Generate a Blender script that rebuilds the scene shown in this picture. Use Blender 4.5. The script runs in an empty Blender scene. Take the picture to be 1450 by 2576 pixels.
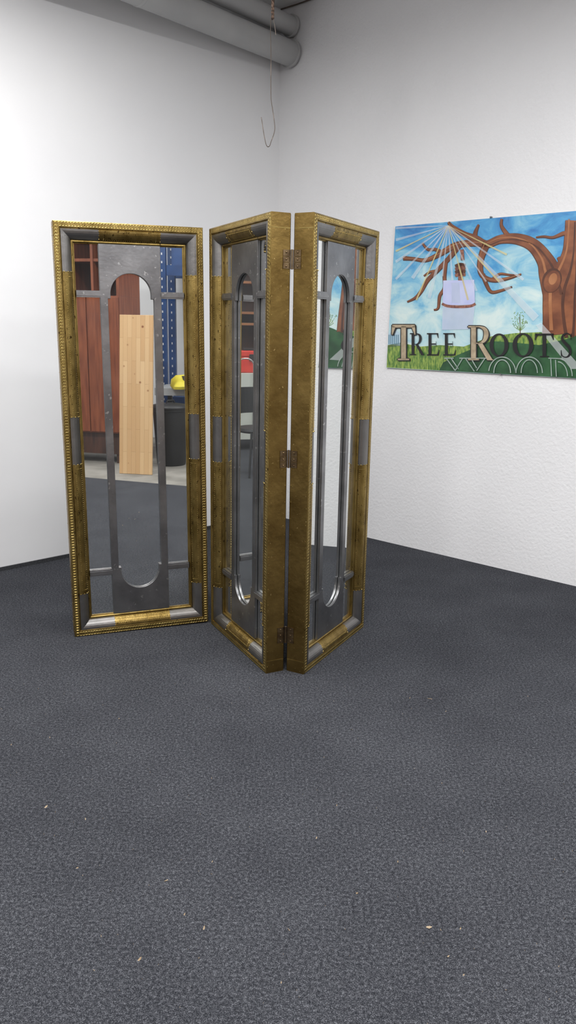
import bpy, bmesh, math, random
from mathutils import Vector, Matrix
random.seed(7)
scene=bpy.context.scene
try:
    scene.view_settings.view_transform='Standard'
    scene.view_settings.look='None'
except Exception: pass
COL=scene.collection

# ------------------------------------------------------------------ materials
def new_mat(name):
    m=bpy.data.materials.new(name); m.use_nodes=True
    nt=m.node_tree; b=nt.nodes["Principled BSDF"]
    return m,nt,b
def mat(name,c1,c2=None,rough=.5,metal=0.,scale=8.,detail=4.,bump=0.,bscale=None,stretch=(1,1,1),lo=.35,hi=.65,rough2=None,spec=None,fleck=None):
    m,nt,b=new_mat(name); L=nt.links
    b.inputs['Base Color'].default_value=(*c1,1); b.inputs['Roughness'].default_value=rough; b.inputs['Metallic'].default_value=metal
    if spec is not None: b.inputs['Specular IOR Level'].default_value=spec
    tc=nt.nodes.new('ShaderNodeTexCoord'); mp=nt.nodes.new('ShaderNodeMapping'); mp.inputs['Scale'].default_value=stretch
    L.new(tc.outputs['Object'],mp.inputs['Vector'])
    if c2 is not None:
        n=nt.nodes.new('ShaderNodeTexNoise'); n.inputs['Scale'].default_value=scale; n.inputs['Detail'].default_value=detail
        L.new(mp.outputs[0],n.inputs['Vector'])
        r=nt.nodes.new('ShaderNodeValToRGB'); r.color_ramp.elements[0].position=lo; r.color_ramp.elements[1].position=hi
        r.color_ramp.elements[0].color=(*c1,1); r.color_ramp.elements[1].color=(*c2,1)
        L.new(n.outputs['Fac'],r.inputs[0]); out=r.outputs[0]
        if fleck:   # small scattered tarnish / wear spots
            fc,fs,fp=fleck
            n3=nt.nodes.new('ShaderNodeTexNoise'); n3.inputs['Scale'].default_value=fs; n3.inputs['Detail'].default_value=3; L.new(mp.outputs[0],n3.inputs['Vector'])
            r3=nt.nodes.new('ShaderNodeValToRGB'); r3.color_ramp.elements[0].position=fp; r3.color_ramp.elements[1].position=fp+.04
            L.new(n3.outputs['Fac'],r3.inputs[0])
            mx=nt.nodes.new('ShaderNodeMix'); mx.data_type='RGBA'; mx.inputs[7].default_value=(*fc,1); L.new(r3.outputs[0],mx.inputs[0]); L.new(out,mx.inputs[6]); out=mx.outputs[2]
        L.new(out,b.inputs['Base Color'])
        if rough2 is not None:
            mr=nt.nodes.new('ShaderNodeMapRange'); mr.inputs['To Min'].default_value=rough; mr.inputs['To Max'].default_value=rough2
            L.new(n.outputs['Fac'],mr.inputs['Value']); L.new(mr.outputs[0],b.inputs['Roughness'])
    if bump:
        n2=nt.nodes.new('ShaderNodeTexNoise'); n2.inputs['Scale'].default_value=bscale or scale*4; n2.inputs['Detail'].default_value=4
        L.new(mp.outputs[0],n2.inputs['Vector'])
        bp=nt.nodes.new('ShaderNodeBump'); bp.inputs['Strength'].default_value=bump; bp.inputs['Distance'].default_value=.01
        L.new(n2.outputs['Fac'],bp.inputs['Height']); L.new(bp.outputs[0],b.inputs['Normal'])
    return m

M_GOLD=mat('brass_sheet',(.18,.120,.034),(.37,.265,.092),rough=.36,metal=1,scale=11,detail=8,bump=.18,bscale=45,rough2=.44,lo=.3,hi=.70,stretch=(1.6,1.6,.7),fleck=((.08,.05,.018),60,.64))
M_GOLDHI=mat('brass_embossing',(.28,.20,.06),(.42,.32,.12),rough=.36,metal=1,scale=20)
M_GOLDSIDE=mat('brass_edge',(.135,.084,.025),(.29,.195,.064),rough=.42,metal=1,scale=7,detail=9,bump=.16,bscale=40,lo=.3,hi=.75,fleck=((.42,.30,.12),75,.68))
M_SILV=mat('pewter_sheet',(.16,.155,.15),(.27,.26,.25),rough=.36,metal=1,scale=6,detail=8,bump=.08,bscale=50,lo=.3,hi=.75,rough2=.45)
M_SILVPLATE=mat('pewter_plate',(.20,.20,.205),(.31,.31,.315),rough=.38,metal=1,scale=9,detail=10,bump=.05,bscale=70,lo=.35,hi=.70,fleck=((.42,.42,.42),48,.66))
M_BACK=mat('dark_backing',(.02,.015,.01),rough=.8)
# slightly dusty mirror: a thin diffuse film over a sharp reflection
m,nt,b=new_mat('mirror_glass'); b.inputs['Metallic'].default_value=1; b.inputs['Roughness'].default_value=.010; b.inputs['Base Color'].default_value=(.79,.81,.80,1)
df=nt.nodes.new('ShaderNodeBsdfDiffuse'); df.inputs[0].default_value=(.40,.41,.42,1); ms_=nt.nodes.new('ShaderNodeMixShader')
tc=nt.nodes.new('ShaderNodeTexCoord'); n=nt.nodes.new('ShaderNodeTexNoise'); n.inputs['Scale'].default_value=7; n.inputs['Detail'].default_value=6; nt.links.new(tc.outputs['Object'],n.inputs[0])
mr=nt.nodes.new('ShaderNodeMapRange'); mr.inputs['To Min'].default_value=.02; mr.inputs['To Max'].default_value=.08; nt.links.new(n.outputs['Fac'],mr.inputs['Value'])
nt.links.new(mr.outputs[0],ms_.inputs[0]); nt.links.new(b.outputs[0],ms_.inputs[1]); nt.links.new(df.outputs[0],ms_.inputs[2]); nt.links.new(ms_.outputs[0],nt.nodes['Material Output'].inputs[0])
M_GLASS=m
M_HINGE=mat('bronze_hinge',(.12,.08,.045),(.22,.155,.085),rough=.42,metal=1,scale=40)

# ------------------------------------------------------------------ mesh helper
class MB:
    def __init__(s): s.v=[];s.f=[];s.m=[]
    def quad(s,pts,mi=0):
        b=len(s.v); s.v+= [tuple(p) for p in pts]; s.f.append(tuple(range(b,b+len(pts)))); s.m.append(mi)
    def box(s,x0,x1,y0,y1,z0,z1,mi=0):
        b=len(s.v)
        s.v+=[(x0,y0,z0),(x1,y0,z0),(x1,y1,z0),(x0,y1,z0),(x0,y0,z1),(x1,y0,z1),(x1,y1,z1),(x0,y1,z1)]
        for q in ((0,3,2,1),(4,5,6,7),(0,1,5,4),(1,2,6,5),(2,3,7,6),(3,0,4,7)):
            s.f.append(tuple(b+i for i in q)); s.m.append(mi)
    def tube(s,pts,r,n=10,mi=0,cap=True):
        pts=[Vector(p) for p in pts]; rs=r if isinstance(r,(list,tuple)) else [r]*len(pts)
        b=len(s.v); prev=None
        for i,p in enumerate(pts):
            d=(pts[min(i+1,len(pts)-1)]-pts[max(i-1,0)]).normalized()
            if prev is None:
                a=Vector((0,0,1)) if abs(d.z)<.9 else Vector((1,0,0)); u=d.cross(a).normalized()
            else:
                u=(prev-d*prev.dot(d)).normalized()
            prev=u; w=d.cross(u)
            for k in range(n):
                a=2*math.pi*k/n; s.v.append(tuple(p+(u*math.cos(a)+w*math.sin(a))*rs[i]))
        for i in range(len(pts)-1):
            for k in range(n):
                k2=(k+1)%n; s.f.append((b+i*n+k,b+i*n+k2,b+(i+1)*n+k2,b+(i+1)*n+k)); s.m.append(mi)
        if cap:
            s.f.append(tuple(b+k for k in range(n))[::-1]); s.m.append(mi)
            e=b+(len(pts)-1)*n; s.f.append(tuple(e+k for k in range(n))); s.m.append(mi)
    def lathe(s,prof,c=(0,0,0),n=28,mi=0,wob=0):
        b=len(s.v)
        for r,z in prof:
            for k in range(n):
                a=2*math.pi*k/n; q=1+wob*math.sin(a*3+z*20)+wob*.7*math.sin(a*5+1); s.v.append((c[0]+r*q*math.cos(a),c[1]+r*q*math.sin(a),c[2]+z*(1+wob*2*math.sin(a*2+.6) if z>.03 else 1)))
        for i in range(len(prof)-1):
            for k in range(n):
                k2=(k+1)%n; s.f.append((b+i*n+k,b+i*n+k2,b+(i+1)*n+k2,b+(i+1)*n+k)); s.m.append(mi)
    def ring(s,c,ax1,ax2,R,r,n=14,k=5,mi=0):
        c=Vector(c);a1=Vector(ax1);a2=Vector(ax2);a3=a1.cross(a2); b=len(s.v)
        for i in range(n):
            t=2*math.pi*i/n; d=a1*math.cos(t)+a2*math.sin(t)
            for j in range(k):
                q=2*math.pi*j/k; s.v.append(tuple(c+d*(R+r*math.cos(q))+a3*r*.7*math.sin(q)))
        for i in range(n):
            for j in range(k):
                i2=(i+1)%n;j2=(j+1)%k; s.f.append((b+i*k+j,b+i2*k+j,b+i2*k+j2,b+i*k+j2)); s.m.append(mi)
    def bead(s,c,nrm,r,mi=0):
        c=Vector(c);n=Vector(nrm).normalized(); a=Vector((0,0,1)) if abs(n.z)<.9 else Vector((1,0,0)); u=n.cross(a).normalized(); w=n.cross(u)
        b=len(s.v)
        for rr,h in ((1,0),(.75,.6)):
            for k in range(6):
                t=k*math.pi/3; s.v.append(tuple(c+(u*math.cos(t)+w*math.sin(t))*r*rr+n*r*h))
        s.v.append(tuple(c+n*r))
        for k in range(6):
            k2=(k+1)%6; s.f.append((b+k,b+k2,b+6+k2,b+6+k)); s.m.append(mi); s.f.append((b+6+k,b+6+k2,b+12)); s.m.append(mi)
    def add(s,me,xf=None,mi=0):
        b=len(s.v)
        for v in me.vertices: s.v.append(tuple(xf(v.co) if xf else v.co))
        for p in me.polygons: s.f.append(tuple(b+i for i in p.vertices)); s.m.append(mi)
    def build(s,name,mats,parent=None,smooth=None,bevel=0.,loc=None,rz=None):
        me=bpy.data.meshes.new(name); me.from_pydata(s.v,[],s.f); me.update()
        for m in mats: me.materials.append(m)
        me.polygons.foreach_set('material_index',s.m)
        bm=bmesh.new(); bm.from_mesh(me); bmesh.ops.recalc_face_normals(bm,faces=bm.faces); bm.to_mesh(me); bm.free()
        if smooth is not None:
            me.polygons.foreach_set('use_smooth',[True]*len(me.polygons)); me.set_sharp_from_angle(angle=math.radians(smooth))
        ob=bpy.data.objects.new(name,me); COL.objects.link(ob)
        if parent: ob.parent=parent
        if loc is not None: ob.location=loc
        if rz is not None: ob.rotation_euler=(0,0,rz)
        if bevel:
            md=ob.modifiers.new('bevel','BEVEL'); md.width=bevel; md.segments=2; md.limit_method='ANGLE'
        return ob
def empty(name,loc,rz,label,cat):
    e=bpy.data.objects.new(name,None); e.location=loc; e.rotation_euler=(0,0,rz); COL.objects.link(e)
    e['label']=label; e['category']=cat; e.empty_display_size=.1; return e
def tag(o,label,cat): o['label']=label; o['category']=cat; return o
def struct(o): o['kind']='structure'; return o

# ------------------------------------------------------------------ room
H_ROOM=3.605
K=Vector((-.110,6.146)); RD=Vector((.734,-.679)).normalized(); LD=Vector((-.7168,-.697)).normalized()
cR=K+RD*8.2; cL=K+LD*9.0; cB=K+LD*9.0+RD*8.2
M_WL=mat('painted_wall_smooth',(.74,.74,.75),(.775,.775,.78),rough=.7,scale=1.2,bump=.10,bscale=10)
M_WR=mat('painted_wall_textured',(.745,.742,.75),(.775,.772,.78),rough=.7,scale=1.5,bump=.28,bscale=60)
M_CEIL=mat('ceiling_paint',(.85,.85,.84),rough=.9)
M_CONC=mat('concrete',(.17,.16,.14),(.24,.225,.20),rough=.8,scale=5,bump=.1)

def wall(name,a,b,m,t=.12):
    d=(b-a); Lg=d.length; d.normalize(); nrm=Vector((-d.y,d.x))
    cen=(K+cB)/2
    if (cen-a).dot(nrm)>0: nrm=-nrm
    mb=MB()
    pa=a;pb=b;pc=b+nrm*t;pd=a+nrm*t
    lo=[(p.x,p.y,-.02) for p in (pa,pb,pc,pd)]; hi=[(p.x,p.y,H_ROOM) for p in (pa,pb,pc,pd)]
    mb.quad(lo);mb.quad(hi)
    for i in range(4): j=(i+1)%4; mb.quad([lo[i],lo[j],hi[j],hi[i]])
    return struct(mb.build(name,[m]))
wall('wall_left',K,cL,M_WL); wall('wall_right',K,cR,M_WR); wall('wall_back',cR,cB,M_WL); wall('wall_rear',cL,cB,M_WL)
def slab(name,poly,z0,z1,m):
    mb=MB(); lo=[(p[0],p[1],z0) for p in poly]; hi=[(p[0],p[1],z1) for p in poly]
    mb.quad(lo);mb.quad(hi)
    for i in range(len(poly)): j=(i+1)%len(poly); mb.quad([lo[i],lo[j],hi[j],hi[i]])
    return struct(mb.build(name,[m]))
slab('floor',[K,cR,cB,cL],-.12,-.012,M_CONC)
slab('ceiling',[K,cR,cB,cL],H_ROOM,H_ROOM+.1,M_CEIL)
# carpet
m,nt,b=new_mat('needlefelt_carpet'); L=nt.links
tc=nt.nodes.new('ShaderNodeTexCoord')
n1=nt.nodes.new('ShaderNodeTexNoise'); n1.inputs['Scale'].default_value=110; n1.inputs['Detail'].default_value=10; n1.inputs['Roughness'].default_value=.85
n3=nt.nodes.new('ShaderNodeTexNoise'); n3.inputs['Scale'].default_value=380; n3.inputs['Detail'].default_value=4; n3.inputs['Roughness'].default_value=.8
n2=nt.nodes.new('ShaderNodeTexNoise'); n2.inputs['Scale'].default_value=2.2; n2.inputs['Detail'].default_value=9; n2.inputs['Roughness'].default_value=.65
for n in (n1,n2,n3): L.new(tc.outputs['Object'],n.inputs['Vector'])
av=nt.nodes.new('ShaderNodeMix'); av.data_type='FLOAT'; av.inputs[0].default_value=.5; L.new(n1.outputs['Fac'],av.inputs[2]); L.new(n3.outputs['Fac'],av.inputs[3])
r1=nt.nodes.new('ShaderNodeValToRGB'); e=r1.color_ramp.elements
e[0].position=.43; e[0].color=(.009,.0095,.012,1); e[1].position=.61; e[1].color=(.175,.180,.196,1)
x=r1.color_ramp.elements.new(.51); x.color=(.034,.0355,.041,1)
L.new(av.outputs[0],r1.inputs[0])
r2=nt.nodes.new('ShaderNodeValToRGB'); e=r2.color_ramp.elements; e[0].position=.3; e[0].color=(.80,.80,.82,1); e[1].position=.75; e[1].color=(1.22,1.22,1.22,1)
L.new(n2.outputs['Fac'],r2.inputs[0])
mx=nt.nodes.new('ShaderNodeMix'); mx.data_type='RGBA'; mx.blend_type='MULTIPLY'; mx.inputs['Factor'].default_value=1
L.new(r1.outputs[0],mx.inputs[6]); L.new(r2.outputs[0],mx.inputs[7]); L.new(mx.outputs[2],b.inputs['Base Color'])
b.inputs['Roughness'].default_value=1; b.inputs['Specular IOR Level'].default_value=.08
bp=nt.nodes.new('ShaderNodeBump'); bp.inputs['Strength'].default_value=.35; bp.inputs['Distance'].default_value=.003
L.new(av.outputs[0],bp.inputs['Height']); L.new(bp.outputs[0],b.inputs['Normal'])
M_CARPET=m
def isect(p,d,q,e2):
    den=d.x*e2.y-d.y*e2.x; t=((q.x-p.x)*e2.y-(q.y-p.y)*e2.x)/den; return p+d*t
ce=Vector((.836,-.13)); cd=Vector((.52,.854)).normalized()
i1=isect(ce,cd,K,RD); i2=isect(ce,cd,cL,RD)
cp=slab('floor_carpet',[K,i1,i2,cL],-.012,0,M_CARPET)
M_COVE=mat('carpet_cove',(.02,.021,.024),(.04,.042,.047),rough=.95,scale=120)
nL=Vector((-LD.y,LD.x)); 
if (Vector((0,0))-K).dot(nL)<0: nL=-nL
slab('baseboard_left',[K,cL,cL+nL*.012,K+nL*.012],0,.022,M_COVE)

# ------------------------------------------------------------------ folding screen
W=.652;HP=1.88;T=.088
screen=empty('folding_screen',(-.1,3.5,0),0,"three-panel brass and pewter folding screen with mirrors on dark carpet",'folding screen')
def frame_mesh():
    mb=MB()
    prof=[(0.004,T),(0,T-.004),(0,.003),(.003,0),(.025,0),(.0265,.005),(.0305,.0065)]
    nr=8; roll0=len(prof)-1
    for k in range(nr+1):
        t=math.pi/2*k/nr; prof.append((.031+.043*math.sin(t),.036-.034*math.cos(t)))
    roll1=len(prof)-1
    prof+=[(.0745,.032),(.080,.0315),(.083,.034),(.0835,.040),(.087,.041),(.087,.052)]
    seg_side=[None,.208,.828,1.044,1.672,None]; ms=[1,0,1,0,1]
    seg_top=[None,.192,.460,None]; mt=[1,0,1]
    def strip(kind):
        segs,mm=(seg_side,ms) if kind in 'LR' else (seg_top,mt)
        for si in range(len(mm)):
            for j in range(len(prof)-1):
                q=[]
                for (jj,st) in ((j,si),(j,si+1),(j+1,si+1),(j+1,si)):
                    i,y=prof[jj]; ln=HP if kind in 'LR' else W
                    a=segs[st] if segs[st] is not None else (i if st==0 else ln-i)
                    if kind=='L': q.append((i,y,a))
                    if kind=='R': q.append((W-i,y,a))
                    if kind=='T': q.append((a,y,HP-i))
                    if kind=='B': q.append((a,y,i))
                mi=2 if j<2 else (0 if j<roll0 else (mm[si] if j<roll1 else 0))
                mb.quad(q,mi)
    for k in 'LRTB': strip(k)
    mb.box(.004,W-.004,T-.006,T,.004,HP-.004,3)
    sp=.0128
    def chain(p0,p1):
        d=Vector(p1)-Vector(p0); n=max(1,round(d.length/sp))
        for k in range(n+1):
            c=Vector(p0)+d*(k/n); mb.ring(c,(1,0,0),(0,0,1),.0082,.0011,14,4,4)
    chain((.0135,.0001,.014),(.0135,.0001,HP-.014)); chain((W-.0135,.0001,.014),(W-.0135,.0001,HP-.014))
    chain((.028,.0001,HP-.0135),(W-.028,.0001,HP-.0135)); chain((.028,.0001,.0135),(W-.028,.0001,.0135))
    def rp(t): return (.031+.043*math.sin(t),.036-.034*math.cos(t)), (math.sin(t),-math.cos(t))
    def place(kind,a,t,r,mi):
        (i,y),(ni,ny)=rp(t)
        if kind=='L': c=(i,y,a);n=(ni,ny,0)
        if kind=='R': c=(W-i,y,a);n=(-ni,ny,0)
        if kind=='T': c=(a,y,HP-i);n=(0,ny,-ni)
        if kind=='B': c=(a,y,i);n=(0,ny,ni)
        mb.bead(c,n,r,mi)
    def rect(kind,a0,a1):
        a0+=.02;a1-=.02; n=int((a1-a0)/.0095)
        for k in range(n+1):
            a=a0+(a1-a0)*k/n
            for t in (.35,1.2): place(kind,a,t,.0018,4)
        for k in range(1,6):
            t=.35+.85*k/6
            for a in (a0,a1): place(kind,a,t,.0018,4)
    for k in 'LR': rect(k,.208,.828); rect(k,1.044,1.672)
    for k in 'TB': rect(k,.192,.460)
    for k in 'LR':
        for z in (.208,.828,1.044,1.672):
            for t in (.15,.6,1.05,1.45): place(k,z,t,.0034,4)
    for k in 'TB':
        for z in (.192,.460):
            for t in (.15,.6,1.05,1.45): place(k,z,t,.0030,4)
    for xs,nx in ((0,-1),(W,1)):
        for z in (.055,HP-.055):
            mb.box(xs-.0008 if nx<0 else xs-.001, xs+.001 if nx<0 else xs+.0008,.004,T-.004,z-.0015,z+.0015,4)
        for z in [ .03+.07*k for k in range(27)]:
            mb.bead((xs,.008,min(z,HP-.02)),(nx,0,0),.0018,4); mb.bead((xs,T-.008,min(z+.02,HP-.02)),(nx,0,0),.0018,4)
    return mb.build('panel_frame',[M_GOLD,M_SILV,M_GOLDSIDE,M_BACK,M_GOLDHI],smooth=35)
fr0=frame_mesh()
def fret_mesh():
    cx=W/2; z0,z1=.086,HP-.086
    cu=bpy.data.curves.new('c','CURVE'); cu.dimensions='2D'; cu.fill_mode='BOTH'; cu.extrude=.005; cu.bevel_depth=.0012; cu.bevel_resolution=1
    def spl(pts):
        s=cu.splines.new('POLY'); s.points.add(len(pts)-1)
        for p,q in zip(s.points,pts): p.co=(q[0],q[1],0,1)
        s.use_cyclic_u=True
    spl([(cx-.135,z0),(cx+.135,z0),(cx+.135,z1),(cx-.135,z1)])
    R=.0925; ct=1.5825; cb=HP-1.5825; w2=.1045; st=1.565; sb=HP-1.565
    pts=[]
    for k in range(33): a=math.pi*k/32; pts.append((cx+R*math.cos(a),ct+R*math.sin(a)))
    pts+=[(cx-R,st),(cx-w2,st),(cx-w2,sb),(cx-R,sb)]
    for k in range(33): a=math.pi+math.pi*k/32; pts.append((cx+R*math.cos(a),cb+R*math.sin(a)))
    pts+=[(cx+R,sb),(cx+w2,sb),(cx+w2,st),(cx+R,st)]
    spl(pts[::-1])
    ob=bpy.data.objects.new('tmp',cu); COL.objects.link(ob); bpy.context.view_layer.update()
    me=bpy.data.meshes.new_from_object(ob.evaluated_get(bpy.context.evaluated_depsgraph_get())); bpy.data.objects.remove(ob)
    mb=MB(); mb.add(me,lambda c:(c.x,.038-c.z,c.y))
    for zc in (1.5825,HP-1.5825):
        for a,b2 in ((.0868,cx-.134),(cx+.134,W-.0868)):
            mb.box(a,b2,.030,.044,zc-.0145,zc+.0145); mb.box(a,b2,.0265,.031,zc-.008,zc+.008)
    return mb.build('pewter_fretwork',[M_SILVPLATE],smooth=30)
fw0=fret_mesh()
gm=MB(); gm.box(.0845,W-.0845,.046,.050,.0845,HP-.0845); gl0=gm.build('mirror_glass',[M_GLASS])
def place_panel(idx,o,d,tilt=0):
    rz=math.atan2(d[1],d[0])
    f_=fr0 if idx==0 else fr0.copy()
    w_=fw0 if idx==0 else fw0.copy(); g_=gl0 if idx==0 else gl0.copy()
    if idx: 
        for q in (f_,w_,g_): COL.objects.link(q)
    f_.parent=screen
    f_.matrix_local=Matrix.Translation((o[0]+.1,o[1]-3.5,0))@Matrix.Rotation(rz,4,'Z')@Matrix.Rotation(tilt,4,'Y')
    for q in (w_,g_): q.parent=f_; q.matrix_parent_inverse=Matrix(); 
    w_['label']='tarnished pewter fretwork with a tall oval opening'
    return f_
place_panel(0,(-1.004,3.551),(.939,.3425),math.radians(-.45))
dD=Vector((.4484,-.8939)).normalized(); Dp=Vector((-.085,3.178)); o2=Dp-dD*W
place_panel(1,o2,dD)
place_panel(2,(.081,3.176),(.4724,.8819))
hc_=Vector((-.0015,3.2185))
for z in (.166,.93,1.71):
    mb=MB()
    for (P0,back,face,sg) in ((Vector((-.085,3.178)),Vector((.8939,.4484)),Vector((.4484,-.8939)),1),(Vector((.081,3.176)),Vector((-.8819,.4724)),Vector((-.4724,-.8819)),-1)):
        a=P0+back*(T-.034); b2=P0+back*(T-.001)
        lo=face*.0003; hi=face*.0025
        for (p,q) in ((a,b2),):
            c=[p+lo,q+lo,q+hi,p+hi]
            for (za,zb) in ((z-.035,z-.012),(z-.010,z+.010),(z+.012,z+.035)):
                bot=[(k.x+.1,k.y-3.5,za) for k in c]; top=[(k.x+.1,k.y-3.5,zb) for k in c]
                mb.quad(bot);mb.quad(top)
                for i in range(4): j=(i+1)%4; mb.quad([bot[i],bot[j],top[j],top[i]])
            c2=[p+(q-p)*.75+lo,q+lo,q+hi,p+(q-p)*.75+hi]
            bot=[(k.x+.1,k.y-3.5,z-.036) for k in c2]; top=[(k.x+.1,k.y-3.5,z+.036) for k in c2]
            mb.quad(bot);mb.quad(top)
            for i in range(4): j=(i+1)%4; mb.quad([bot[i],bot[j],top[j],top[i]])
            for zz in (z-.026,z,z+.026):
                s=p+(q-p)*.42+hi; mb.bead((s.x+.1,s.y-3.5,zz),(face.x,face.y,0),.004,0)
    mb.tube([(hc_.x+.1,hc_.y-3.5-.003,z-.037),(hc_.x+.1,hc_.y-3.5-.003,z+.037)],.0042,10)
    mb.build('hinge',[M_HINGE],parent=screen)['label']='worn bronze butt hinge'

# ------------------------------------------------------------------ pipes
M_PIPE=mat('grey_pipe_paint',(.38,.38,.38),(.43,.43,.425),rough=.45,scale=3)
PD=Vector((-.645,-.764)).normalized()
def pipe(s,z,r,label,seams):
    st=K+RD*s
    def at(t,zz=z): p=st+PD*t; return (p.x,p.y,zz)
    mb=MB(); mb.tube([at(.022),at(8.6)],r,32)
    for t in seams: mb.tube([at(t-.012),at(t-.008),at(t+.008),at(t+.012)],[r+.0005,r+.003,r+.003,r+.0005],32)
    mb.tube([at(.022),at(.034),at(.038)],[r+.010,r+.010,r+.001],32)
    return tag(mb.build('pipe',[M_PIPE],smooth=40),label,'pipe')
pipe(.118,3.295,.080,"thick grey painted pipe running along the wall under the ceiling",[1.35,4.2,6.8])
pipe(.120,3.465,.062,"thinner grey painted pipe running directly above the thick pipe",[2.9,5.6])

# ------------------------------------------------------------------ rope with wire
M_ROPE=mat('dark_rope',(.03,.018,.012),(.22,.14,.10),rough=.8,scale=90)
M_WIRE=mat('wire',(.16,.13,.11),rough=.45,metal=.7)
e_=empty('hanging_rope',(-.122,4.5,H_ROOM),0,"twisted dark cord with thin hooked wire hanging from the ceiling",'rope')
mb=MB()
for ph in range(3):
    pts=[]
    for k in range(160):
        z=-.001-k*.0039; a=k*.42+ph*2.094; pts.append((.0045*math.cos(a),.0045*math.sin(a),z))
    mb.tube(pts,.0042,6)
mb.bead((0,0,-.62),(0,0,-1),.010)
mb.build('cord',[M_ROPE],parent=e_,smooth=60)
def cat(pts,n=8):
    out=[]; P=[pts[0]]+list(pts)+[pts[-1]]
    for i in range(1,len(P)-2):
        for k in range(n):
            t=k/n; out.append(tuple(.5*((2*P[i][j])+(-P[i-1][j]+P[i+1][j])*t+(2*P[i-1][j]-5*P[i][j]+4*P[i+1][j]-P[i+2][j])*t*t+(-P[i-1][j]+3*P[i][j]-3*P[i+1][j]+P[i+2][j])*t**3) for j in range(len(P[i]))))
    out.append(tuple(pts[-1])); return out
mb=MB()
mb.tube(cat([(-.003,0,-.60),(-.010,0,-.66),(-.006,0,-.80),(-.004,0,-.98),(.006,.0,-1.05),(.017,0,-1.12),(.016,0,-1.155),(.0,0,-1.20),(-.010,0,-1.225),(-.025,0,-1.22),(-.038,0,-1.17),(-.047,0,-1.12),(-.053,0,-1.085)]),.0021,6)
mb.tube(cat([(.0,0,-.61),(.012,-.01,-.66),(.018,-.01,-.70)]),.0014,6)
mb.build('wire_hook',[M_WIRE],parent=e_,smooth=60)['label']='thin bare metal wire bent into a hook'
mb=MB()
mb.tube(cat([((K+RD*s).x-.679*.02,(K+RD*s).y-.734*.02,H_ROOM-.012-.01*math.sin(s*9)) for s in (.02,.3,.6,.9,1.3,2.0)]),.005,6)
tag(mb.build('ceiling_cable',[M_WIRE],smooth=60),"thin grey cable running along the wall under the ceiling",'cable')

# ------------------------------------------------------------------ painted sign
SRZ=math.atan2(RD.y,RD.x)
def art(u,v):
    den=1+6.017344e-04*u-1.352090e-04*v
    s=(5.422470e-03*u+7.281341e-05*v-3.835942)/den; z=(9.390792e-04*u-4.009562e-03*v+4.552438)/den
    return s,z
def catm(pts,n=6): return cat(pts,n)
sign_mats=[]
def sm(m): sign_mats.append(m); return len(sign_mats)-1
m,nt,b=new_mat('painted_sky'); L=nt.links
tc=nt.nodes.new('ShaderNodeTexCoord'); mp=nt.nodes.new('ShaderNodeMapping'); mp.inputs['Scale'].default_value=(1.6,1,2.6); mp.inputs['Location'].default_value=(.35,0,.2)
L.new(tc.outputs['Object'],mp.inputs[0])
n1=nt.nodes.new('ShaderNodeTexNoise'); n1.inputs['Scale'].default_value=2.4; n1.inputs['Detail'].default_value=9; n1.inputs['Roughness'].default_value=.62; n1.inputs['Distortion'].default_value=.7
L.new(mp.outputs[0],n1.inputs[0])
sx=nt.nodes.new('ShaderNodeSeparateXYZ'); L.new(tc.outputs['Object'],sx.inputs[0])
mr=nt.nodes.new('ShaderNodeMapRange'); mr.inputs['From Min'].default_value=1.5; mr.inputs['From Max'].default_value=2.12; mr.inputs['To Min'].default_value=.22; mr.inputs['To Max'].default_value=-.14
L.new(sx.outputs['Z'],mr.inputs['Value'])
ad=nt.nodes.new('ShaderNodeMath'); ad.operation='ADD'; L.new(n1.outputs['Fac'],ad.inputs[0]); L.new(mr.outputs[0],ad.inputs[1])
r=nt.nodes.new('ShaderNodeValToRGB'); e=r.color_ramp.elements; e[0].position=.28; e[0].color=(.03,.17,.44,1); e[1].position=.80; e[1].color=(.62,.74,.72,1)
for p_,c_ in ((.42,(.07,.31,.58)),(.54,(.20,.47,.64)),(.66,(.42,.63,.68))):
    x=r.color_ramp.elements.new(p_); x.color=(*c_,1)
L.new(ad.outputs[0],r.inputs[0]); L.new(r.outputs[0],b.inputs['Base Color']); b.inputs['Roughness'].default_value=.35
S_SKY=sm(m)
S_EDGE=sm(mat('board_edge',(.35,.33,.28),rough=.7))
S_GRASS=sm(mat('painted_grass',(.05,.15,.03),(.30,.40,.08),rough=.4,scale=30,detail=6,stretch=(3,1,1)))
S_HILL=sm(mat('painted_dark_hill',(.010,.05,.018),(.03,.11,.04),rough=.4,scale=12))
S_TREE=sm(mat('painted_bark',(.13,.038,.016),(.26,.09,.035),rough=.4,scale=9,stretch=(1,1,1.5)))
S_TREED=sm(mat('painted_bark_shadow',(.055,.018,.01),(.11,.035,.016),rough=.4,scale=9))
S_TREEL=sm(mat('painted_bark_light',(.30,.11,.04),(.40,.17,.07),rough=.4,scale=9))
S_ROPE=sm(mat('painted_rope',(.12,.04,.03),(.34,.14,.09),rough=.4,scale=60))
def glassy(name,c,a):
    m,nt,b=new_mat(name); b.inputs['Base Color'].default_value=(*c,1); b.inputs['Alpha'].default_value=a; b.inputs['Roughness'].default_value=.4
    tc=nt.nodes.new('ShaderNodeTexCoord'); n=nt.nodes.new('ShaderNodeTexNoise'); n.inputs['Scale'].default_value=6
    nt.links.new(tc.outputs['Object'],n.inputs[0]); mr=nt.nodes.new('ShaderNodeMapRange'); mr.inputs['To Min'].default_value=a*.5; mr.inputs['To Max'].default_value=min(1,a*1.5)
    nt.links.new(n.outputs['Fac'],mr.inputs['Value']); nt.links.new(mr.outputs[0],b.inputs['Alpha']); return m
S_LAV=sm(mat('painted_lavender',(.44,.48,.76),(.56,.60,.80),rough=.4,scale=8))
S_LAV2=sm(glassy('painted_lavender_light',(.60,.67,.84),.62))
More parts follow.
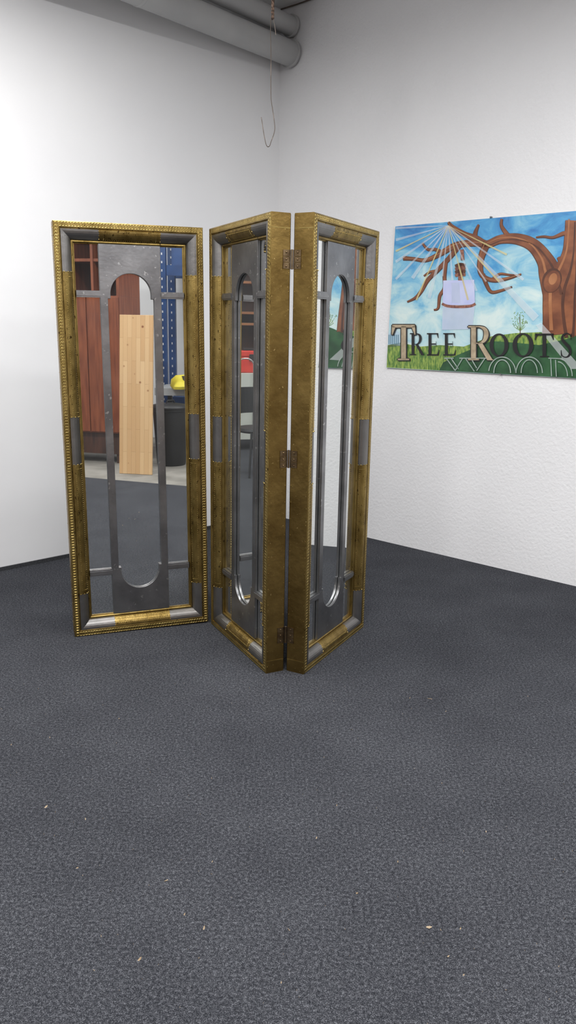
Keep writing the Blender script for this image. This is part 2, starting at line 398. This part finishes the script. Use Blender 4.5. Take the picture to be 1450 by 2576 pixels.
S_RAYW=sm(glassy('painted_ray_white',(.85,.88,.9),.34)); S_RAYY=sm(glassy('painted_ray_yellow',(.75,.64,.30),.6))
S_HOUSE=sm(mat('painted_house',(.40,.55,.66),(.50,.62,.70),rough=.4,scale=10)); S_HOUSED=sm(mat('painted_house_dark',(.10,.22,.30),rough=.4))
S_GREENT=sm(mat('painted_sapling',(.10,.22,.06),(.22,.36,.10),rough=.4,scale=40))
sg=MB(); lay=[0]
def Y(): return -.0124-.00025*lay[0]
def poly(pts,mi,mbx=None,y=None):
    (mbx or sg).quad([(art(u,v)[0],Y() if y is None else y,art(u,v)[1]) for u,v in pts],mi)
def stroke(pts,mi,mbx=None,n=5,y=None):
    q=catm(pts,n) if len(pts)>2 else pts
    Lf=[];Rt=[]
    for i,p in enumerate(q):
        a=q[max(i-1,0)]; c=q[min(i+1,len(q)-1)]; dx=c[0]-a[0];dy=c[1]-a[1]; l=math.hypot(dx,dy) or 1
        nx,ny=-dy/l,dx/l; w=p[2]/2; Lf.append((p[0]+nx*w,p[1]+ny*w)); Rt.append((p[0]-nx*w,p[1]-ny*w))
    for i in range(len(q)-1): poly([Lf[i],Lf[i+1],Rt[i+1],Rt[i]],mi,mbx,y)
c_=[(1.039,1.203),(2.42,1.203),(2.42,2.101),(1.062,2.103)]
f_=[(s,-.012,z) for s,z in c_]; k_=[(s,-.001,z) for s,z in c_]
sg.quad(f_,S_SKY); sg.quad(k_,S_EDGE)
for i in range(4): j=(i+1)%4; sg.quad([f_[i],f_[j],k_[j],k_[i]],S_EDGE)
def bot(u): return 925+.0568*(u-975)
lay[0]=1
poly([(976,bot(976)-.8),(979,868),(1010,862),(1060,872),(1110,868),(1170,872),(1240,846),(1300,838),(1380,835),(1460,842),(1500,830),(1500,bot(1500)-.8)],S_GRASS)
poly([(981,838),(1002,832),(1010,840),(1010,870),(979,874)],S_HOUSE)
lay[0]=2
for k in range(6): poly([(981+k*4.6,842),(983.5+k*4.6,842),(983.5+k*4.6,866),(981+k*4.6,866)],S_HOUSED)
poly([(1108,bot(1108)-.8),(1118,912),(1150,895),(1190,878),(1240,858),(1300,862),(1360,868),(1440,850),(1470,838),(1500,828),(1500,bot(1500)-.8)],S_HILL)
lay[0]=3
for tu,sc in ((1312,1),(1487,1)):
    stroke([(tu,850,2.2),(tu,820,1.8),(tu-2,795,.8)],S_TREED)
    for dx,dy in ((-14,-22),(-9,-34),(0,-42),(9,-34),(13,-24),(-16,-12),(13,-12)):
        stroke([(tu,832,1.2),(tu+dx*.6,832+dy*.5,1.2),(tu+dx,832+dy,.6)],S_GREENT)
    for _ in range(45):
        a=random.random()*6.28; rr=random.random()**.5; u=min(1500,tu+22*rr*math.cos(a)); v=805+24*rr*math.sin(a); poly([(u-1.4,v),(u,v-1.4),(u+1.4,v),(u,v+1.4)],S_GREENT)
for _ in range(60):
    u=1425+random.random()*30; v=740+random.random()*80; poly([(u-2,v),(u,v-2),(u+2,v),(u,v+2)],S_GREENT)
lay[0]=4
BR=[ [(1400,735,62),(1388,690,56),(1375,655,42),(1345,618,32),(1305,602,26),(1262,603,20),(1228,615,17),(1200,600,14),(1172,590,12),(1142,572,9),(1132,560,5)],
 [(1408,842,78),(1404,800,68),(1402,760,64),(1406,720,66),(1424,680,50),(1436,640,36),(1440,600,32),(1442,556,30)],
 [(1428,842,62),(1434,800,52),(1438,740,44),(1444,690,34),(1448,640,24)],
 [(1436,592,12),(1422,588,9),(1395,598,5),(1372,596,4),(1352,598,2)],
 [(1425,675,14),(1415,660,10),(1408,648,6)],
 [(1290,604,12),(1275,585,9),(1265,568,6),(1266,552,4)],
 [(1198,602,12),(1200,585,8),(1208,566,3)],
 [(1232,616,16),(1195,612,15),(1150,618,14),(1110,640,11),(1075,655,8),(1045,652,7),(1018,650,9)],
 [(1115,636,9),(1098,628,6),(1080,628,5),(1066,612,3)],
 [(1162,614,12),(1138,645,10),(1105,680,9),(1080,705,8),(1062,735,7),(1048,750,5),(1028,760,2)],
 [(1125,660,8),(1122,695,7),(1122,725,7),(1110,745,6),(1106,775,4),(1095,780,2)],
 [(1228,612,18),(1214,650,14),(1212,680,12),(1222,698,10),(1250,706,8),(1285,700,5),(1315,690,2)],
 [(1218,690,9),(1228,718,7),(1240,735,6),(1262,732,5),(1292,722,2)],
 [(1240,705,5),(1260,690,4),(1285,692,3),(1312,694,2)],
 [(1100,683,6),(1085,685,4),(1070,695,2)] ]
for k,b_ in enumerate(BR): lay[0]=4+(k%4)*.5; stroke([(u,v,w+3) for u,v,w in b_],S_TREED,n=6)
for k,b_ in enumerate(BR): lay[0]=7+(k%4)*.5; stroke([(u,v-1,w) for u,v,w in b_],S_TREE,n=6)
lay[0]=10
for b_ in BR[:2]+[BR[7],BR[11]]: stroke([(u-w*.22,v-w*.14,max(1.5,w*.12)) for u,v,w in b_],S_TREEL,n=6)
for b_ in BR[:3]: stroke([(u+w*.27,v+w*.1,max(1.5,w*.12)) for u,v,w in b_],S_TREED,n=6)
lay[0]=11
def ell(cx,cy,rx,ry,mi,rot=0,n=28):
    poly([(cx+rx*math.cos(t)*math.cos(rot)-ry*math.sin(t)*math.sin(rot),cy+rx*math.cos(t)*math.sin(rot)+ry*math.sin(t)*math.cos(rot)) for t in [2*math.pi*k/n for k in range(n)]],mi)
ell(1392,706,24,32,S_TREED,.35); lay[0]=12; ell(1393,708,20,28,S_TREE,.35); lay[0]=12.5; ell(1395,702,10,15,S_TREEL,.35)
lay[0]=12
poly([(1119,706),(1197,704),(1199,766),(1118,768)],S_LAV); poly([(1118,768),(1199,766),(1192,828),(1116,830)],S_LAV2)
lay[0]=13
poly([(1140,712),(1160,711),(1162,762),(1140,762)],S_LAV2)
stroke([(1116,764,6),(1130,770,7),(1158,772,7),(1188,770,7),(1200,764,6)],S_ROPE)
stroke([(1166,628,9),(1168,655,9)],S_ROPE); 
for k in range(4): stroke([(1149,670+k*8,7),(1162,666+k*8,9),(1175,668+k*8,7)],S_ROPE if k%2 else S_TREED)
stroke([(1163,662,11),(1162,706,11)],S_ROPE)
lay[0]=14
src=(1132,556)
for ang,ln,w0,w1,mi in ((172,140,1,6,S_RAYW),(160,150,1,7,S_RAYW),(150,165,1,5,S_RAYY),(142,180,2,7,S_RAYW),(132,200,2,6,S_RAYW),(122,170,2,9,S_RAYW),(112,215,2,4,S_RAYY),(104,200,2,9,S_RAYW),(96,140,2,4,S_RAYW),(86,150,2,6,S_RAYW),(76,205,2,5,S_RAYY),(68,190,2,6,S_RAYW),(58,180,2,4,S_RAYW),(48,330,3,20,S_RAYW),(50,200,1,5,S_RAYY),(38,240,2,7,S_RAYW),(30,170,1,5,S_RAYY)):
    a=math.radians(ang); ex=src[0]+ln*math.cos(a); ey=src[1]+ln*math.sin(a); lay[0]+=.15
    if ex<1000: 
        t=(1000-src[0])/(ex-src[0]); ex=1000; ey=src[1]+(ey-src[1])*t; w1*=t
    if ey<572: continue
    stroke([(src[0],src[1]+12,w0),(ex,ey,w1)],mi)
lay[0]=18
poly([(1352,818),(1366,812),(1470,928),(1440,928)],S_RAYW)
sign=sg.build('sign_board',sign_mats,loc=(K.x,K.y,0),rz=SRZ)
tag(sign,"painted board of a brown tree under blue sky with lettering",'sign')
lt=MB(); LM=[mat('black_paint',(.008,.008,.009),rough=.35),mat('sand_paint',(.30,.23,.15),(.46,.37,.25),rough=.4,scale=20),mat('grey_outline_paint',(.20,.27,.23),(.34,.40,.36),rough=.4,scale=20)]
def G(ch):
    P=[];S=[]
    if ch=='T':
        P=[[(.40,.03),(.60,.03),(.60,.96),(.40,.96)],[(.02,.92),(.98,.92),(.98,1),(.02,1)],[(.0,.72),(.04,.72),(.16,.93),(.02,1)],[(1,.72),(.96,.72),(.84,.93),(.98,1)],[(.26,0),(.74,0),(.74,.045),(.26,.045)]]
    if ch=='R':
        P=[[(.14,.03),(.34,.03),(.34,.98),(.14,.98)],[(.02,0),(.46,0),(.46,.045),(.02,.045)],[(.02,.955),(.35,.955),(.35,1),(.02,1)],[(.40,.50),(.58,.52),(1.0,.03),(1.08,0),(.80,0)]]
        S=[[(.30,.975,.05),(.50,.975,.06),(.70,.90,.15),(.76,.75,.19),(.68,.58,.14),(.50,.50,.05),(.30,.495,.045)]]
    if ch=='E':
        P=[[(.14,.03),(.36,.03),(.36,.98),(.14,.98)],[(.02,.95),(.88,.95),(.88,1),(.02,1)],[(.02,0),(.92,0),(.92,.055),(.02,.055)],[(.3,.49),(.70,.49),(.70,.54),(.3,.54)],[(.88,1),(.90,.78),(.86,.78),(.76,.955)],[(.92,0),(.98,.26),(.94,.26),(.80,.05)],[(.70,.40),(.73,.40),(.73,.63),(.70,.63)]]
    if ch=='O':
        n=32
        for k in range(n):
            a=2*math.pi*k/n;b=2*math.pi*(k+1)/n
            P.append([(.5+.5*math.cos(a),.5+.52*math.sin(a)),(.5+.5*math.cos(b),.5+.52*math.sin(b)),(.5+.29*math.cos(b),.5+.455*math.sin(b)),(.5+.29*math.cos(a),.5+.455*math.sin(a))])
    if ch=='S':
        S=[[(.84,.76,.05),(.78,.93,.07),(.52,.99,.08),(.26,.90,.16),(.22,.74,.20),(.44,.58,.22),(.68,.44,.22),(.80,.26,.20),(.70,.08,.15),(.46,.01,.08),(.20,.07,.07),(.12,.27,.05)]]
        P=[[(.82,.72),(.86,.72),(.88,.98),(.83,.98)],[(.10,.02),(.14,.02),(.15,.30),(.10,.30)]]
    return P,S
def glyph(ch,x0,x1,yt,yb,mi,y,dx=0,dy=0):
    P,S=G(ch); w=x1-x0;h=yb-yt
    for p in P: poly([(x0+q[0]*w+dx,yb-q[1]*h+dy) for q in p],mi,lt,y)
    for s in S: stroke([(x0+q[0]*w+dx,yb-q[1]*h+dy,q[2]*w) for q in s],mi,lt,5,y)
yk=-.0180
for ch,x0,x1,yt,yb in (('T',990,1050,817,906),('R',1181,1243,820,906)):
    for dx,dy in ((-2.2,0),(2.2,0),(0,2.2),(0,-2.2),(1.6,1.6),(3.2,2.2)): glyph(ch,x0,x1,yt,yb,0,yk,dx,dy); yk-=.00004
    glyph(ch,x0,x1,yt,yb,1,-.0190)
for ch,x0,x1,yt,yb in (('R',1035,1071,838,893),('E',1078,1111,838,894),('E',1119,1153,838,894),('O',1236,1284,840,896),('O',1294,1347,839,897),('T',1350,1398,839,898),('S',1412,1446,838,899)):
    glyph(ch,x0,x1,yt,yb,0,-.0184)
def ln_(pts): 
    q=[p for p in pts if p[1]<bot(p[0])-2]
    if len(q)>1: stroke([(a,b_,2.6) for a,b_ in q],2,lt,1,-.0187)
for a,b_ in (((1128,902),(1150,932)),((1140,902),(1158,928)),((1150,932),(1168,902)),((1176,902),(1198,934)),((1190,902),(1204,926)),((1204,932),(1224,902)),((1122,901),(1146,901)),((1160,901),(1232,901)),((1390,903),(1392,946)),((1402,905),(1404,947)),((1384,901),(1420,902))):
    n=8; ln_([(a[0]+(b_[0]-a[0])*k/n,a[1]+(b_[1]-a[1])*k/n) for k in range(n+1)])
for cx,rx in ((1268,34),(1336,33)):
    for q,vv in ((1,0),(.62,7)):
        ln_([(cx+rx*q*math.cos(math.pi*k/24),938-(40-vv)*math.sin(math.pi*k/24)) for k in range(25)])
for rx,ry in ((36,44),(24,36)):
    ln_([(1408+rx*math.sin(math.pi*k/24),946-ry*math.cos(math.pi*k/24)) for k in range(0,13)])
lo_=lt.build('lettering',LM,parent=sign); lo_['label']='serif lettering reading TREE ROOTS'
M_PIN=mat('pin_metal',(.3,.3,.3),rough=.4,metal=1)
for u,v in ((1238,547),(1262,941)):
    s,z=art(u,v); mb=MB(); mb.tube([(s,-.001,z),(s,-.016,z),(s,-.022,z)],[.006,.006,.003],10); mb.build('fixing_pin',[M_PIN],parent=sign)

# ------------------------------------------------------------------ carpet crumbs
M_CHIP=mat('wood_crumbs',(.20,.14,.08),(.36,.29,.20),rough=.8,scale=30)
mb=MB()
def chip(x,y,l,w,a):
    c,s=math.cos(a),math.sin(a); h=.002+random.random()*.003
    def q(u,v,z): return (x+u*c-v*s,y+u*s+v*c,z)
    P=[q(-l/2,-w/2,.0004),q(l*.1,-w*.7,.0004),q(l/2,-w*.2,h),q(l/2,w*.3,h),q(0,w*.6,h*.8),q(-l/2,w/2,.0004)]
    mb.quad(P)
for x,y,l in ((-.73,2.18,.011),(-.31,1.855,.012),(.20,1.818,.009),(-.19,1.684,.009),(.02,1.684,.007),(.37,1.70,.014),(-.33,1.582,.011),(.587,2.965,.018),(.1,2.05,.007),(.14,2.5,.007),(.25,2.7,.009),(-.56,1.9,.007),(.64,2.25,.007)):
    chip(x,y,l,l*.32,random.random()*6)
for _ in range(220):
    y=1.35+random.random()**1.2*1.75; x=(random.random()-.5)*y*.95
    l=.0015+random.random()**5*.004; chip(x,y,l,l*.5,random.random()*6)
o=mb.build('wood_crumbs',[M_CHIP]); o['kind']='stuff'; tag(o,"small pale wood crumbs and lint scattered over dark carpet",'debris')

# ------------------------------------------------------------------ things seen in the mirrors
M_TEAK=mat('teak_veneer',(.15,.035,.012),(.25,.07,.026),rough=.4,scale=5,stretch=(6,6,.6))
M_DKWOOD=mat('dark_wood',(.03,.012,.008),(.07,.025,.014),rough=.5,scale=5,stretch=(6,6,.6))
M_BLACK=mat('black_plastic',(.006,.006,.007),rough=.5)
def lr(x,y): return math.atan2(y,x)
wd=empty('wardrobe',(1.53,-.63,-.012),lr(-.6,-.8),"tall reddish teak wardrobe with doors and open dark compartments above",'wardrobe')
mb=MB(); mb.box(0,1.1,.02,.55,.33,1.76); mb.box(0,.03,.02,.55,1.76,2.5);mb.box(1.07,1.1,.02,.55,1.76,2.5);mb.box(.28,.31,.02,.55,1.76,2.5);mb.box(.55,.58,.02,.55,1.76,2.5)
mb.box(0,1.1,.02,.55,2.47,2.5); mb.box(.03,1.07,.03,.55,2.1,2.13); mb.box(.03,1.07,.5,.52,1.78,2.47,1)
mb.build('body',[M_TEAK,M_DKWOOD],parent=wd,bevel=.002)
for k in range(3):
    mb=MB(); mb.box(.005+k*.366,.361+k*.366,0,.019,.345,1.745); mb.build('door',[M_TEAK],parent=wd,bevel=.003)
mb=MB(); mb.box(.03,1.07,.05,.5,.10,.33); 
for x in (.05,1.0):
    for y in (.06,.45): mb.box(x,x+.05,y,y+.05,0,.10)
mb.build('base_frame',[M_DKWOOD],parent=wd)
m,nt,b=new_mat('pine_board'); L=nt.links
tc=nt.nodes.new('ShaderNodeTexCoord'); br=nt.nodes.new('ShaderNodeTexBrick')
sx=nt.nodes.new('ShaderNodeSeparateXYZ'); cb=nt.nodes.new('ShaderNodeCombineXYZ')
L.new(tc.outputs['Object'],sx.inputs[0]); L.new(sx.outputs['Z'],cb.inputs['X']); L.new(sx.outputs['X'],cb.inputs['Y'])
L.new(cb.outputs[0],br.inputs['Vector']); br.inputs['Scale'].default_value=1; br.inputs['Brick Width'].default_value=.45; br.inputs['Row Height'].default_value=.045; br.inputs['Mortar Size'].default_value=.0009
br.inputs['Color1'].default_value=(.52,.31,.14,1); br.inputs['Color2'].default_value=(.62,.41,.21,1); br.inputs['Mortar'].default_value=(.30,.17,.07,1)
n=nt.nodes.new('ShaderNodeTexVoronoi'); n.inputs['Scale'].default_value=8; L.new(tc.outputs['Object'],n.inputs['Vector'])
r=nt.nodes.new('ShaderNodeValToRGB'); r.color_ramp.elements[0].position=.05; r.color_ramp.elements[0].color=(.35,.16,.06,1); r.color_ramp.elements[1].position=.13; r.color_ramp.elements[1].color=(1,1,1,1)
L.new(n.outputs['Distance'],r.inputs[0]); mx=nt.nodes.new('ShaderNodeMix'); mx.data_type='RGBA'; mx.blend_type='MULTIPLY'; mx.inputs['Factor'].default_value=1
L.new(br.outputs['Color'],mx.inputs[6]); L.new(r.outputs[0],mx.inputs[7]); L.new(mx.outputs[2],b.inputs['Base Color']); b.inputs['Roughness'].default_value=.55
mb=MB(); mb.box(-.172,.172,0,.025,0,1.57)
bo=mb.build('wooden_board',[m],bevel=.002); bo.location=(1.351,-.043,-.010); bo.rotation_euler=(math.radians(-5),0,lr(-.65,-.76))
tag(bo,"pale pine glued board standing upright near the teak wardrobe",'board')
bn=empty('trash_bin',(1.97,-.36,-.012),0,"black plastic trash bin with a lid beside the workbench",'bin')
mb=MB(); mb.lathe([(0,0),(.15,0),(.155,.02),(.19,.58),(.20,.585),(.20,.60),(.185,.60),(.15,.03),(0,.03)]); mb.build('bin_body',[M_BLACK],parent=bn,smooth=40)
mb=MB(); mb.lathe([(.205,.60),(.208,.605),(.208,.625),(.19,.645),(.10,.66),(0,.665)]); mb.tube([(-.05,0,.66),(-.04,0,.69),(.04,0,.69),(.05,0,.66)],.01,8); mb.build('lid',[M_BLACK],parent=bn,smooth=40)
wb=empty('workbench',(2.80,-.22,-.012),lr(-.7168,-.697),"grey workbench with metal legs in front of blue racking",'workbench')
M_GREY=mat('grey_laminate',(.30,.31,.32),(.36,.37,.38),rough=.5,scale=4); M_STEEL=mat('dark_steel',(.05,.05,.055),rough=.5)
mb=MB(); mb.box(0,.98,0,.6,.70,.785); mb.build('bench_top',[M_GREY],parent=wb,bevel=.003)
mb=MB()
for x in (.03,.90):
    for y in (.03,.52): mb.box(x,x+.05,y,y+.05,0,.70)
mb.box(.03,.95,.10,.55,.22,.25); mb.box(.05,.6,.15,.5,.25,.6)
mb.build('bench_frame',[M_STEEL],parent=wb)
M_YEL=mat('yellow_cloth',(.52,.43,.02),(.66,.56,.04),rough=.6,scale=6,bump=.8,bscale=14)
M_DKCLOTH=mat('dark_cloth',(.03,.03,.03),rough=.7)
mb=MB(); mb.lathe([(0,0),(.17,0),(.18,.03),(.15,.08),(.10,.115),(.03,.12),(0,.12)],n=24,wob=.14); mb.box(-.05,.0,-.17,.05,.06,.14,1)
o=mb.build('yellow_bag',[M_YEL,M_DKCLOTH],smooth=50); o.location=(2.33,-.62,.775); o.scale=(1,.8,1); tag(o,"crumpled yellow bag lying on the grey workbench",'bag')
rk=empty('storage_rack',(2.62,-1.55,-.012),lr(.717,.697),"blue perforated steel pallet rack with beams beside the white wall",'rack')
M_BLUE=mat('rack_blue',(.008,.035,.12),(.012,.05,.16),rough=.45,scale=8); M_WHT=mat('white_label',(.6,.6,.6),rough=.5)
for xx in (0,1.35):
    for yy in (0,-.5):
        mb=MB(); mb.box(xx-.045,xx+.045,yy-.035,yy+.035,0,3.0)
        for k in range(30):
            mb.box(xx-.006,xx+.006,yy+.0352,yy+.0356,.1+k*.095,.125+k*.095,1); mb.box(xx-.0456,xx-.0452,yy-.006,yy+.006,.1+k*.095,.125+k*.095,1)
        mb.build('upright',[M_BLUE,M_WHT],parent=rk)
for yy in (0,-.5):
    for z in (2.05,2.65,.5): mb=MB(); mb.box(.05,1.30,yy-.025,yy+.025,z,z+.12); mb.build('beam',[M_BLUE],parent=rk)
mb=MB(); mb.box(.05,1.30,-.47,-.03,2.60,2.64); mb.box(.1,1.2,-.45,-.05,2.175,2.55,0); mb.build('shelf',[M_BLUE],parent=rk)
ct=empty('hand_cart',(-1.62,-1.95,0),lr(1,0),"cream metal cart with a chrome push handle and castors",'cart')
M_CREAM=mat('cream_enamel',(.50,.51,.46),(.56,.57,.52),rough=.35,scale=5); M_CHROME=mat('chrome',(.75,.75,.75),rough=.12,metal=1)
mb=MB(); mb.box(-.28,.28,-.25,.15,.13,.92); mb.box(-.24,.24,.15,.155,.55,.56,0); mb.build('cart_body',[M_CREAM],parent=ct,bevel=.01)
mb=MB(); mb.tube(cat([(.02,.17,.3),(.02,.19,.95),(.03,.19,1.05),(.08,.19,1.09),(.16,.19,1.09),(.21,.19,1.05),(.22,.19,.95),(.22,.17,.3)]),.010,8); mb.build('push_handle',[M_CHROME],parent=ct,smooth=60)
for x in (-.22,.20):
    for y in (-.2,.1):
        mb=MB(); mb.tube([(x-.015,y,.055),(x+.015,y,.055)],.055,18); mb.box(x-.02,x+.02,y-.01,y+.01,.06,.13); mb.build('castor',[M_BLACK],parent=ct)
ch=empty('chair',(-1.36,-.22,0),.3,"black chair with curved backrest on slim legs",'chair')
mb=MB(); mb.lathe([(0,.43),(.20,.43),(.22,.45),(.21,.475),(0,.48)],n=24); mb.build('seat',[M_BLACK],parent=ch,smooth=40)
mb=MB()
for k in range(12):
    a=math.pi+.5+k*(math.pi-1)/12; a2=math.pi+.5+(k+1)*(math.pi-1)/12
    mb.quad([(.21*math.cos(a),.21*math.sin(a),.6),(.21*math.cos(a2),.21*math.sin(a2),.6),(.23*math.cos(a2),.23*math.sin(a2),.86),(.23*math.cos(a),.23*math.sin(a),.86)])
    mb.quad([(.225*math.cos(a),.225*math.sin(a),.6),(.225*math.cos(a2),.225*math.sin(a2),.6),(.245*math.cos(a2),.245*math.sin(a2),.86),(.245*math.cos(a),.245*math.sin(a),.86)])
mb.tube([(.15,-.16,.45),(.16,-.17,.7)],.01,8); mb.tube([(-.15,-.16,.45),(-.16,-.17,.7)],.01,8)
mb.build('backrest',[M_BLACK],parent=ch,smooth=50)
for x,y in ((.15,.15),(-.15,.15),(.15,-.15),(-.15,-.15)):
    mb=MB(); mb.tube([(x,y,.44),(x*1.35,y*1.35,0)],[.014,.010],8); mb.build('leg',[M_BLACK],parent=ch,smooth=50)
su=empty('shelf_unit',(-1.1,-2.75,0),lr(-1,-.0),"open brown wooden shelf unit with dark compartments",'shelf')
M_ORW=mat('orange_wood',(.20,.07,.025),(.30,.12,.04),rough=.45,scale=5,stretch=(.6,6,6))
mb=MB()
for x in (0,.75,1.47): mb.box(x,x+.03,0,.4,0,2.4)
for z in (.08,.6,1.02,1.48,1.62,2.0,2.37): mb.box(.03,1.47,0,.4,z,z+.03)
mb.build('carcass',[M_ORW],parent=su,bevel=.002)
mb=MB(); mb.box(.03,1.47,.385,.395,.1,2.38); mb.build('back_panel',[M_DKWOOD],parent=su)
mb=MB(); mb.box(.79,1.44,-.001,.02,1.66,1.98); mb.build('drawer',[M_BLUE],parent=su,bevel=.003)
M_RED=mat('red_plastic',(.50,.02,.015),(.60,.04,.02),rough=.4,scale=8)
tb=empty('toolbox',(-1.6,-2.02,.921),0,"red plastic toolbox with a black latch on the cream cart",'toolbox')
mb=MB(); mb.box(-.2,.2,-.12,.12,.0,.19); mb.box(-.205,.205,-.125,.125,.19,.26); mb.build('box_body',[M_RED],parent=tb,bevel=.012)
mb=MB(); mb.box(-.03,.03,.12,.14,.14,.22); mb.build('latch',[M_BLACK],parent=tb,bevel=.003)
mb=MB(); mb.box(-.08,.08,-.02,.02,.26,.29); mb.build('carry_handle',[M_BLACK],parent=tb,bevel=.003)

# ------------------------------------------------------------------ lights
def area(loc,sx_,sy_,p,rz,col=(1,1,1),rx=0):
    l=bpy.data.lights.new('fluorescent','AREA'); l.shape='RECTANGLE'; l.size=sx_; l.size_y=sy_; l.energy=p; l.color=col
    o=bpy.data.objects.new('ceiling_light',l); o.location=loc; o.rotation_euler=(rx,0,rz); COL.objects.link(o); o['category']='light'; o['label']='long fluorescent ceiling light'; return o
rz=math.atan2(LD.y,LD.x)
area((-1.2,3.2,3.3),1.5,.25,66,rz,(1,.99,.98)); area((1.6,2.4,3.2),1.5,.25,76,rz,(.975,.985,1))
area((-.3,.6,3.5),1.5,.3,104,rz,(1,.995,.99)); area((1.2,-1.2,3.5),1.5,.3,82,rz); area((-2.0,-1.2,3.5),1.5,.3,72,rz)
area((3.2,.3,3.5),1.5,.3,50,rz); area((-3.6,1.2,3.5),1.5,.3,56,rz)
w=bpy.data.worlds.new('world'); scene.world=w; w.use_nodes=True; w.node_tree.nodes['Background'].inputs[0].default_value=(.5,.5,.5,1); w.node_tree.nodes['Background'].inputs[1].default_value=.2

# ------------------------------------------------------------------ camera
cam=bpy.data.cameras.new('camera'); cam.sensor_width=36; cam.sensor_fit='AUTO'; cam.lens=36*2000/2576
co=bpy.data.objects.new('camera',cam); COL.objects.link(co)
R=(Matrix.Rotation(math.radians(77),4,'X')@Matrix.Rotation(math.radians(1.0),4,'Z'))
co.matrix_world=Matrix.Translation((0,0,1.45))@R
scene.camera=co
